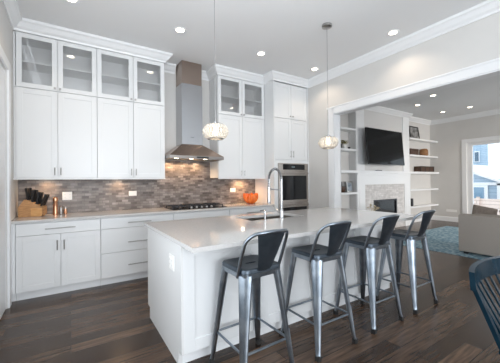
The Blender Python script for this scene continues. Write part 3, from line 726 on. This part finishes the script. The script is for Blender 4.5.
# ------------------------------------------------------------------ pendants
def make_pendant(label, x, y):
    t = thing('pendant_light', label, 'pendant light', (x, y, 0), 0, 'crystal pendant lights over the island')
    obj('canopy', lathe(BM(), [(0.0, 3.262), (0.03, 3.262), (0.062, 3.272), (0.064, 3.299), (0.0, 3.299)], 0, 0, 24), NICKEL, t, True)
    obj('cord', tube(BM(), [(0, 0, 1.90), (0, 0, 3.27)], 0.0032, 8), CHROME, t)
    bm = BM()
    for z, r in ((1.880, 0.072),): tube(bm, [(r*math.cos(2*PI*k/32), r*math.sin(2*PI*k/32), z) for k in range(32)], 0.004, 6, True)
    lathe(bm, [(0.0, 1.885), (0.018, 1.885), (0.018, 1.905), (0.0, 1.91)], 0, 0, 12)
    for k in range(3): a = 2*PI*k/3; tube(bm, [(0, 0, 1.880), (0.072*math.cos(a), 0.072*math.sin(a), 1.880)], 0.003, 6)
    obj('frame', bm, CHROME, t, True)
    obj('lower_ring', tube(BM(), [(0.070*math.cos(2*PI*k/32), 0.070*math.sin(2*PI*k/32), 1.739) for k in range(32)], 0.004, 6, True), CHROME, t, True)
    for z0, z1, ra, rb, n_, off in ((1.833, 1.877, 0.106, 0.076, 22, 0.0), (1.786, 1.831, 0.108, 0.108, 22, 0.5), (1.744, 1.784, 0.074, 0.105, 22, 0.0)):
        bm = BM()
        for k in range(n_):
            a = 2*PI*(k+off)/n_; c_, s_ = math.cos(a), math.sin(a); hw = PI*0.104/n_*0.86
            rr = []
            for z, r in ((z0, ra), ((z0+z1)/2, (ra+rb)/2+0.006), (z1, rb)):
                q = []
                for u, v in ((0.007, -hw*0.55), (0.011, 0), (0.007, hw*0.55), (0, hw), (-0.007, hw*0.5), (-0.007, -hw*0.5), (0, -hw)): q.append(((r+u)*c_-v*s_, (r+u)*s_+v*c_, z))
                rr.append(q)
            loft(bm, rr)
        obj('crystal_band', bm, CRYSTAL, t)
    obj('bulb', lathe(BM(), [(0.0, 1.77), (0.02, 1.775), (0.03, 1.80), (0.026, 1.83), (0.014, 1.855), (0.014, 1.885), (0.0, 1.885)], 0, 0, 16), BULB, t, True)
    return t
p0 = make_pendant('crystal drum pendant hanging in front of the range hood and cabinets', 1.18, 2.45)
dup(p0, 'crystal drum pendant hanging near the opening to the living room', (2.745, 2.45, 0))

# ------------------------------------------------------------------ recessed ceiling lights
def make_can():
    t = thing('recessed_light', '', 'ceiling light', (0, 0, ZC), 0, 'recessed ceiling lights')
    obj('trim_ring', lathe(BM(), [(0.052, -0.004), (0.060, -0.009), (0.078, -0.006), (0.080, -0.0005), (0.052, -0.0005)], 0, 0, 28), WHITE, t, True)
    obj('lens', lathe(BM(), [(0.0, -0.004), (0.050, -0.004), (0.050, -0.001), (0.0, -0.001)], 0, 0, 28), LENS, t)
    return t
CANS = [((1.207, 3.53), 'lit recessed ceiling light left of the range hood, nearest the glass-front cabinets on the left', 1),
        ((2.484, 3.53), 'lit recessed ceiling light above the glass-front cabinet right of the hood', 1),
        ((3.631, 3.53), 'lit recessed ceiling light in front of the oven tower, nearest the partition corner', 1),
        ((3.640, 2.11), 'lit recessed ceiling light beside the crown moulding over the wide opening', 1),
        ((0.016, 3.535), 'lit recessed ceiling light cut by the top edge of the picture', 1),
        ((7.143, 3.20), 'lit recessed light in the living room ceiling, nearest the opening header', 0),
        ((7.690, 3.82), 'small lit recessed light in the living room ceiling above the television', 0),
        ((9.133, 3.84), 'lit recessed light in the living room ceiling nearest the far corner', 0),
        ((9.163, 3.19), 'lit recessed light in the living room ceiling at the right edge, above the window', 0)]
c0 = make_can()
for i, ((x, y), lab, kit) in enumerate(CANS):
    if i == 0: c0['label'] = lab; c0.location = (x, y, ZC)
    else: dup(c0, lab, (x, y, ZC))
    spot('can_lamp', (x, y, ZC-0.02), 11 if kit else 9, (1.0, 0.80, 0.60), 125, 0.6, 0.05)

# ------------------------------------------------------------------ living room: fireplace wall
t = thing('fireplace', 'white surround fireplace with pale stone face under the television', 'fireplace', (7.255, BYF, 0)); O = (7.255, BYF, 0)
fy = BYF-0.001
for x0, x1 in ((BX0, 6.335), (8.175, BX1)):
    bm = BM(); box(bm, x0, x1, fy-0.045, fy, 0, 1.225, 0.003); box(bm, x0-0.0, x1, fy-0.055, fy-0.045, 0, 0.16, 0.003); box(bm, x0+0.07, x1-0.07, fy-0.05, fy-0.045, 0.26, 1.12, 0.002)
    part('pilaster', bm, WHITE, t, O)
bm = BM(); box(bm, BX0, BX1, fy-0.045, fy, 1.225, 1.46, 0.003); box(bm, BX0, BX1, fy-0.055, fy-0.0, 1.46, 1.519, 0.003)
part('header', bm, WHITE, t, O)
bm = BM(); fx0, fx1, fz0, fz1 = 6.70, 7.78, 0.36, 0.815
box(bm, 6.335, fx0, fy-0.03, fy, 0, 1.225); box(bm, fx1, 8.175, fy-0.03, fy, 0, 1.225); box(bm, fx0, fx1, fy-0.03, fy, 0, fz0); box(bm, fx0, fx1, fy-0.03, fy, fz1, 1.225)
part('stone_face', bm, FIREBRICK, t, O, label='pale stone face')
bm = BM(); box(bm, fx0, fx1, fy-0.012, fy, fz0, fz1)
fb = part('firebox', bm, BGLASS, t, O, label='black glass firebox')
bm = BM(); w_ = 0.04
box(bm, fx0, fx1, fy-0.04, fy-0.012, fz1-w_, fz1); box(bm, fx0, fx1, fy-0.04, fy-0.012, fz0, fz0+w_); box(bm, fx0, fx0+w_, fy-0.04, fy-0.012, fz0+w_, fz1-w_); box(bm, fx1-w_, fx1, fy-0.04, fy-0.012, fz0+w_, fz1-w_)
part('firebox_frame', bm, DKMETAL, fb, O)
bm = BM(); box(bm, XR2+0.001, BX0, 4.425, YB-0.001, 1.52, 1.585, 0.003); box(bm, BX0, BX1, 4.425, BYF-0.031, 1.52, 1.585, 0.003); box(bm, BX1, XE-0.001, 4.425, YB-0.001, 1.52, 1.585, 0.003)
tag(obj('mantel_shelf', bm, WHITE), 'long white mantel shelf running across the fireplace wall and both niches', 'mantel')
for z, lab in ((2.60, 'white floating shelf right of the television, topmost, carrying the framed picture'),
               (2.095, 'white floating shelf right of the television carrying the basket'),
               (1.055, 'white floating shelf right of the fireplace just below the mantel'),
               (0.54, 'white floating shelf right of the fireplace, lowest, carrying the small speaker')):
    tag(obj('floating_shelf', box(BM(), BX1+0.001, XE-0.001, 4.45, YB-0.001, z-0.05, z, 0.003), WHITE), lab, 'shelf', 'white floating shelves')
for z, lab in ((2.62, 'white floating shelf left of the television, empty and topmost'), (2.11, 'white floating shelf left of the television carrying the small plant'), (1.045, 'white floating shelf left of the fireplace carrying the photo frame')):
    tag(obj('floating_shelf', box(BM(), XR2+0.03, BX0-0.001, 4.45, YB-0.001, z-0.05, z, 0.003), WHITE), lab, 'shelf', 'white floating shelves')
# television, tilted on a bracket
TW, TH = 1.60, 0.92
t = thing('television', 'large flat black television mounted on the chimney breast over the mantel', 'television', (6.93, 4.235, 2.19))
obj('screen_body', box(BM(), -TW/2, TW/2, 0.0, 0.035, -TH/2, TH/2, 0.004), BLACK, t)
obj('screen', box(BM(), -TW/2+0.012, TW/2-0.012, -0.002, 0.0, -TH/2+0.012, TH/2-0.012), TVG, t, False, 'black glossy screen')
bm = BM(); box(bm, -0.25, 0.25, 0.035, 0.06, -0.2, 0.2); box(bm, -0.1, 0.1, 0.06, 0.248, -0.1, 0.1); obj('wall_bracket', bm, DKMETAL, t)
t.rotation_euler = (math.radians(-4.5), 0, 0)
bm = BM(); box(bm, 6.79, 7.04, 4.43, 4.463, 1.586, 1.607, 0.002)
t = tag(obj('media_box', bm, BLACK), 'small black media box on the mantel under the television', 'media box')
# shelf things, right niche
def leaning_frame(label, x0, x1, z0, h, y, mm, fm, tilt=8):
    t = thing('picture_frame', label, 'picture frame', ((x0+x1)/2, y, z0)); w_ = (x1-x0)/2; f = 0.035
    bm = BM(); box(bm, -w_, w_, 0, 0.02, 0, f, 0.002); box(bm, -w_, w_, 0, 0.02, h-f, h, 0.002); box(bm, -w_, -w_+f, 0, 0.02, f, h-f); box(bm, w_-f, w_, 0, 0.02, f, h-f)
    obj('frame', bm, fm, t); obj('picture', box(BM(), -w_+f, w_-f, 0.008, 0.016, f, h-f), mm, t)
    t.rotation_euler = (math.radians(-tilt), 0, 0); return t
leaning_frame('dark framed grey picture leaning on the top right shelf', 8.72, 9.26, 2.601, 0.40, 4.54, PHOTO, BLACK)
t = thing('wooden_box', 'dark brown wooden box on the shelf beside the round basket', 'box', (8.82, 4.57, 2.096))
obj('body', box(BM(), -0.23, 0.23, -0.08, 0.08, 0, 0.15, 0.004), BRWOOD, t); obj('lid', box(BM(), -0.235, 0.235, -0.085, 0.085, 0.151, 0.185, 0.004), BRWOOD, t)
t = thing('wicker_basket', 'round brown wicker basket on the shelf right of the television', 'basket', (9.55, 4.57, 2.096))
obj('body', lathe(BM(), [(0.0, 0), (0.09, 0), (0.114, 0.03), (0.116, 0.13), (0.108, 0.17), (0.0, 0.17)], 0, 0, 24), WICKER, t, True)
obj('lid', lathe(BM(), [(0.112, 0.171), (0.112, 0.190), (0.08, 0.225), (0.02, 0.238), (0.0, 0.238)], 0, 0, 24), WICKER, t, True)
t = thing('storage_crate', 'low dark brown crate on the mantel end near the window wall', 'crate', (9.55, 4.57, 1.586))
bm = BM(); box(bm, -0.42, 0.42, -0.1, 0.1, 0, 0.17, 0.004); obj('body', bm, BRWOOD, t)
bm = BM()
for x in (-0.41, -0.14, 0.14, 0.40): box(bm, x-0.015, x+0.015, -0.106, -0.1, 0, 0.172)
box(bm, -0.42, 0.42, -0.106, -0.1, 0.155, 0.175); obj('strap', bm, DKMETAL, t)
t = thing('shelf_speaker', 'small black speaker on the lowest right shelf', 'speaker', (8.70, 4.56, 0.541))
obj('cabinet', box(BM(), -0.055, 0.055, -0.05, 0.05, 0, 0.23, 0.006), BLACK, t)
bm = BM(); box(bm, -0.045, 0.045, -0.054, -0.05, 0.02, 0.21, 0.002); obj('grille', bm, DKMETAL, t)
# shelf things, left niche
t = thing('potted_plant', 'small olive green plant in a white pot on the shelf left of the television', 'plant', (5.70, 4.57, 2.111))
obj('pot', lathe(BM(), [(0.035, 0), (0.045, 0.01), (0.05, 0.11), (0.046, 0.11), (0.04, 0.09), (0.0, 0.09)], 0, 0, 18), CERAM, t, True)
bm = BM()
for k in range(70):
    a = random.uniform(0, 2*PI); r = random.uniform(0.02, 0.15); z = random.uniform(0.145, 0.21); q = Vector((r*math.cos(a), r*math.sin(a)*0.55, z))
    d = Vector((math.cos(a), math.sin(a)*0.5, random.uniform(-0.2, 0.8))).normalized(); s_ = d.cross(Vector((0, 0, 1))).normalized()
    vs = [bm.verts.new(q-d*0.03), bm.verts.new(q+s_*0.014), bm.verts.new(q+d*0.035), bm.verts.new(q-s_*0.014)]; bm.faces.new(vs)
for k in range(10):
    a = 2*PI*k/10; tube(bm, [(0, 0, 0.08), (0.1*math.cos(a), 0.055*math.sin(a), 0.16)], 0.003, 5)
obj('foliage', bm, LEAF, t)
for x, h, lab in ((5.555, 0.12, 'dark candle holder left of the small plant'), (5.86, 0.055, 'short dark cup right of the small plant')):
    tag(obj('dark_cup', lathe(BM(), [(0.03, 0), (0.032, 0.005), (0.028, h*0.5), (0.034, h), (0.029, h), (0.024, h*0.5), (0.0, 0.01)], x, 4.56, 16), BLACK, None, True), lab, 'cup', 'dark cups on the left shelf')
bpy.data.objects['dark_cup'].location.z = 2.111; bpy.data.objects['dark_cup.001'].location.z = 2.111
leaning_frame('small blue-grey photo frame on the shelf left of the fireplace', 5.745, 5.985, 1.046, 0.27, 4.54, PHOTO2, NICKEL, 7)
leaning_frame('dark edged frame behind the brown bowl on the shelf left of the fireplace', 5.38, 5.69, 1.046, 0.26, 4.63, PHOTO2, BLACK, 5)
tag(obj('wooden_bowl', lathe(BM(), [(0.045, 0), (0.055, 0.005), (0.092, 0.08), (0.082, 0.145), (0.072, 0.145), (0.08, 0.08), (0.035, 0.02), (0.0, 0.02)], 0, 0, 24), BRWOOD, None, True), 'round brown bowl on the shelf left of the fireplace', 'bowl')
bpy.data.objects['wooden_bowl'].location = (5.545, 4.535, 1.046)
# dried flowers in a vase before the fireplace
t = thing('flower_vase', 'tall pale vase of cream dried flowers standing before the fireplace', 'vase', (6.235, 4.20, 0))
obj('vase', lathe(BM(), [(0.0, 0), (0.08, 0), (0.10, 0.05), (0.11, 0.25), (0.07, 0.45), (0.05, 0.55), (0.06, 0.58), (0.045, 0.58), (0.04, 0.55), (0.0, 0.54)], 0, 0, 20), CERAM, t, True)
bm = BM()
for k in range(16):
    a = random.uniform(0, 2*PI); r = random.uniform(0.05, 0.21); x, y, z = r*math.cos(a), 0.6*r*math.sin(a), random.uniform(0.62, 0.74)
    tube(bm, [(0, 0, 0.5), (x*0.5, y*0.5, 0.6), (x, y, z)], 0.003, 5)
    for j in range(7):
        b2 = 2*PI*j/7; d = Vector((math.cos(b2), math.sin(b2)*0.7, math.sin(b2*2)*0.4+0.3)).normalized(); q = Vector((x, y, z)); s_ = d.cross(Vector((0.1, 0.3, 1))).normalized()
        bm.faces.new([bm.verts.new(q), bm.verts.new(q+d*0.02+s_*0.014), bm.verts.new(q+d*0.045), bm.verts.new(q+d*0.02-s_*0.014)])
obj('flowers', bm, CREAM, t)

# ------------------------------------------------------------------ rug and sofa
bm = BM(); box(bm, 5.72, 9.05, 0.2, 3.75, 0.0, 0.012, 0.004)
tag(obj('area_rug', bm, RUG), 'faded blue patterned rug on the living room floor', 'rug')
t = thing('sofa', 'grey-beige fabric sofa seen from behind, on the blue rug', 'sofa', (5.88, 2.26, 0.0125)); O = (5.88, 2.26, 0.0)
L0, L1, D0, D1 = 0.02, 2.26, 5.88, 6.86
bm = BM(); box(bm, D0, D0+0.22, L0, L1, 0.035, 0.695, 0.03); part('back', bm, SOFA, t, O, True)
part('base', box(BM(), D0+0.22, D1, L0, L1, 0.075, 0.27, 0.015), SOFA, t, O, True)
for y0, y1 in ((L0, L0+0.12), (L1-0.12, L1)): part('arm', box(BM(), D0+0.215, D1, y0, y1, 0.26, 0.48, 0.03), SOFA, t, O, True)
ym = (L0+L1)/2
for y0, y1 in ((L0+0.125, ym-0.003), (ym+0.003, L1-0.125)):
    part('seat_cushion', box(BM(), D0+0.35, D1+0.01, y0, y1, 0.272, 0.45, 0.035), SOFA, t, O, True)
    part('back_cushion', box(BM(), D0+0.215, D0+0.36, y0, y1, 0.43, 0.70, 0.05), SOFA, t, O, True)
for x, y in ((D0+0.07, L0+0.1), (D0+0.07, L1-0.1), (D1-0.08, L0+0.1), (D1-0.08, L1-0.1)): part('leg', box(BM(), x-0.03, x+0.03, y-0.03, y+0.03, 0.0, 0.076), BLACK, t, O)
def pillow(label, loc, rot, s=0.42):
    bm = BM(); N = 12; top = []; 
    for side in (1, -1):
        g = []
        for i in range(N+1):
            row = []
            for j in range(N+1):
                u, v = i/N*2-1, j/N*2-1
                hgt = 0.085*((1-u**4)*(1-v**4))**0.5; pin = 1-0.08*(1-abs(u*v))*0
                row.append(bm.verts.new((side*hgt, u*s/2*(1-0.07*(1-v*v)*0), v*s/2)))
            g.append(row)
        for i in range(N):
            for j in range(N): bm.faces.new((g[i][j], g[i+1][j], g[i+1][j+1], g[i][j+1]))
    bmesh.ops.remove_doubles(bm, verts=bm.verts, dist=1e-5)
    o = obj('throw_pillow', bm, PILLOW, None, True); o.location = loc; o.rotation_euler = rot
    return tag(o, label, 'pillow', 'throw pillows on the sofa')
pillow('brown throw pillow peeking over the sofa back at its left end', (6.36, 2.03, 0.66), (math.radians(11), math.radians(-12), 0), 0.36)
pillow('brown throw pillow peeking over the sofa back at the right picture edge', (6.36, 1.60, 0.635), (math.radians(-8), math.radians(-12), 0.05), 0.36)

# ------------------------------------------------------------------ dining chair
t = thing('dining_chair', 'dark navy spindle-back dining chair at the right edge', 'chair', (2.04, 0.325, 0), 0.0)
SZ = 0.455
bm = BM()
prof = [(-0.20, 0.21), (0.20, 0.21), (0.225, 0.10), (0.225, -0.18), (0.18, -0.22), (-0.18, -0.22), (-0.225, -0.18), (-0.225, 0.10)]
loft(bm, [[(x*0.96, y*0.96, SZ-0.032) for x, y in prof], [(x, y, SZ-0.022) for x, y in prof], [(x, y, SZ-0.006) for x, y in prof], [(x*0.97, y*0.97, SZ) for x, y in prof], [(x*0.6, y*0.6, SZ-0.010) for x, y in prof]])
obj('seat', bm, NAVY, t, True)
for sx in (-1, 1):
    for sy in (-1, 1):
        tube_b = tube(BM(), [(sx*0.21, sy*0.205-(0.01 if sy < 0 else 0), 0.0), (sx*0.19, sy*0.18, 0.22), (sx*0.165, sy*0.155, SZ-0.025)], [0.014, 0.019, 0.016], 10)
        obj('leg', tube_b, NAVY, t, True)
bm = BM(); tube(bm, [(-0.19, -0.18, 0.2), (-0.19, 0.18, 0.2)], 0.009, 8); tube(bm, [(0.19, -0.18, 0.2), (0.19, 0.18, 0.2)], 0.009, 8); tube(bm, [(-0.19, 0, 0.2), (0.19, 0, 0.2)], 0.009, 8)
obj('stretcher', bm, NAVY, t, True)
def crest_y(x): return 0.285-0.55*x*x*0.0 + 0.05*(1-(x/0.28)**2)
for sx in (-1, 1):
    b0 = Vector((sx*0.195, 0.185, SZ-0.02)); b1 = Vector((sx*0.268, crest_y(0.268)+0.002, 0.78))
    bm = BM(); rr = []
    for f in (0, 0.5, 1.0):
        c = b0.lerp(b1, f); rr.append([(c.x+dx, c.y+dy, c.z) for dx, dy in ((-0.013, -0.011), (0.013, -0.011), (0.013, 0.011), (-0.013, 0.011))])
    loft(bm, rr); obj('back_post', bm, NAVY, t)
for k in range(7):
    f = (k-3)/3; xb, xt = 0.155*f, 0.215*f
    bm = BM(); rr = []
    for g in (0, 0.5, 1.0):
        c = Vector((xb, 0.17, SZ-0.015)).lerp(Vector((xt, crest_y(xt)+0.002, 0.77)), g); rr.append([(c.x+dx, c.y+dy, c.z) for dx, dy in ((-0.009, -0.005), (0.009, -0.005), (0.009, 0.005), (-0.009, 0.005))])
    loft(bm, rr); obj('spindle', bm, NAVY, t)
bm = BM(); rr = []
for k in range(13):
    x = -0.29+0.58*k/12; y = crest_y(x)
    rr.append([(x, y-0.012, 0.750), (x, y+0.014, 0.750), (x, y+0.020, 0.845), (x, y-0.006, 0.845)])
loft(bm, rr); obj('crest_rail', bm, NAVY, t)

# ------------------------------------------------------------------ outside the living room window
GZ = -3.2
bm = BM(); box(bm, XE+0.5, 70, -30, 60, GZ-0.2, GZ); o = struct('ground', bm, mat('pavement', (0.45, 0.44, 0.43), 0.9), 'pale pavement outside the window')
t = thing('neighbor_house', 'pale blue gabled house with white trim seen through the window', 'house', (20.0, 7.0, GZ)); O = (20, 7.0, GZ)
bm = BM(); prism(bm, [(2.5, GZ), (11.0, GZ), (11.0, 1.05), (8.0, 2.25), (5.55, 1.25), (2.5, 1.25)], 'x', 20.0, 27.0); part('wall', bm, SIDING, t, O)
bm = BM(); prism(bm, [(8.0, 2.35), (5.2, 1.08), (5.2, 0.98), (8.0, 2.2), (11.4, 0.9), (11.4, 1.0)], 'x', 19.75, 27.2); part('roof', bm, ROOFM, t, O)
bm = BM(); box(bm, 19.9, 19.999, 5.5, 11.0, 1.0, 1.16); box(bm, 19.9, 19.999, 5.45, 5.75, GZ, 1.1); part('trim_board', bm, WHITE, t, O)
bm = BM(); box(bm, 19.88, 19.95, 6.15, 7.15, 0.1, 0.99); f_ = part('window', bm, WHITE, t, O)
bm = BM(); box(bm, 19.86, 19.88, 6.32, 7.05, 0.18, 0.88); part('pane', bm, mat('sky_glass', (0.20, 0.33, 0.45), 0.15), f_, O)
t = thing('background_house', 'white house with a pale sloping roof beyond the gabled house', 'house', (32, 10, GZ)); O = (32, 10, GZ)
bm = BM(); box(bm, 32, 38, 2, 18, GZ, 1.7); part('wall', bm, mat('white_siding', (0.8, 0.8, 0.82), 0.7), t, O)
bm = BM(); prism(bm, [(31.6, 1.7), (38.4, 1.7), (35.5, 3.2)], 'y', 1.6, 18.4)
part('roof', bm, ROOFM, t, O)
t = thing('apartment_block', 'blue-grey block with a window, high behind the roofs at the left of the window', 'building', (30, 10.0, GZ)); O = (30, 10.0, GZ)
bm = BM(); box(bm, 30, 31.5, 9.68, 12.5, GZ, 5.4); part('wall', bm, SIDING, t, O)
f_ = part('window', box(BM(), 29.93, 29.999, 9.80, 10.18, 2.85, 3.8), WHITE, t, O); part('pane', box(BM(), 29.90, 29.93, 9.85, 10.13, 2.92, 3.72), mat('dark_pane', (0.10, 0.16, 0.22), 0.15), f_, O)
t = thing('wooden_fence', 'pinkish board fence below the gabled house', 'fence', (16.5, 5.5, GZ)); O = (16.5, 5.5, GZ)
part('boards', box(BM(), 16.5, 16.56, 1.5, 9.5, GZ, 0.42), FENCE, t, O)
for y in (1.5, 3.5, 5.4, 7.5, 9.4): part('post', box(BM(), 16.38, 16.499, y, y+0.12, GZ, 0.5), FENCE, t, O)
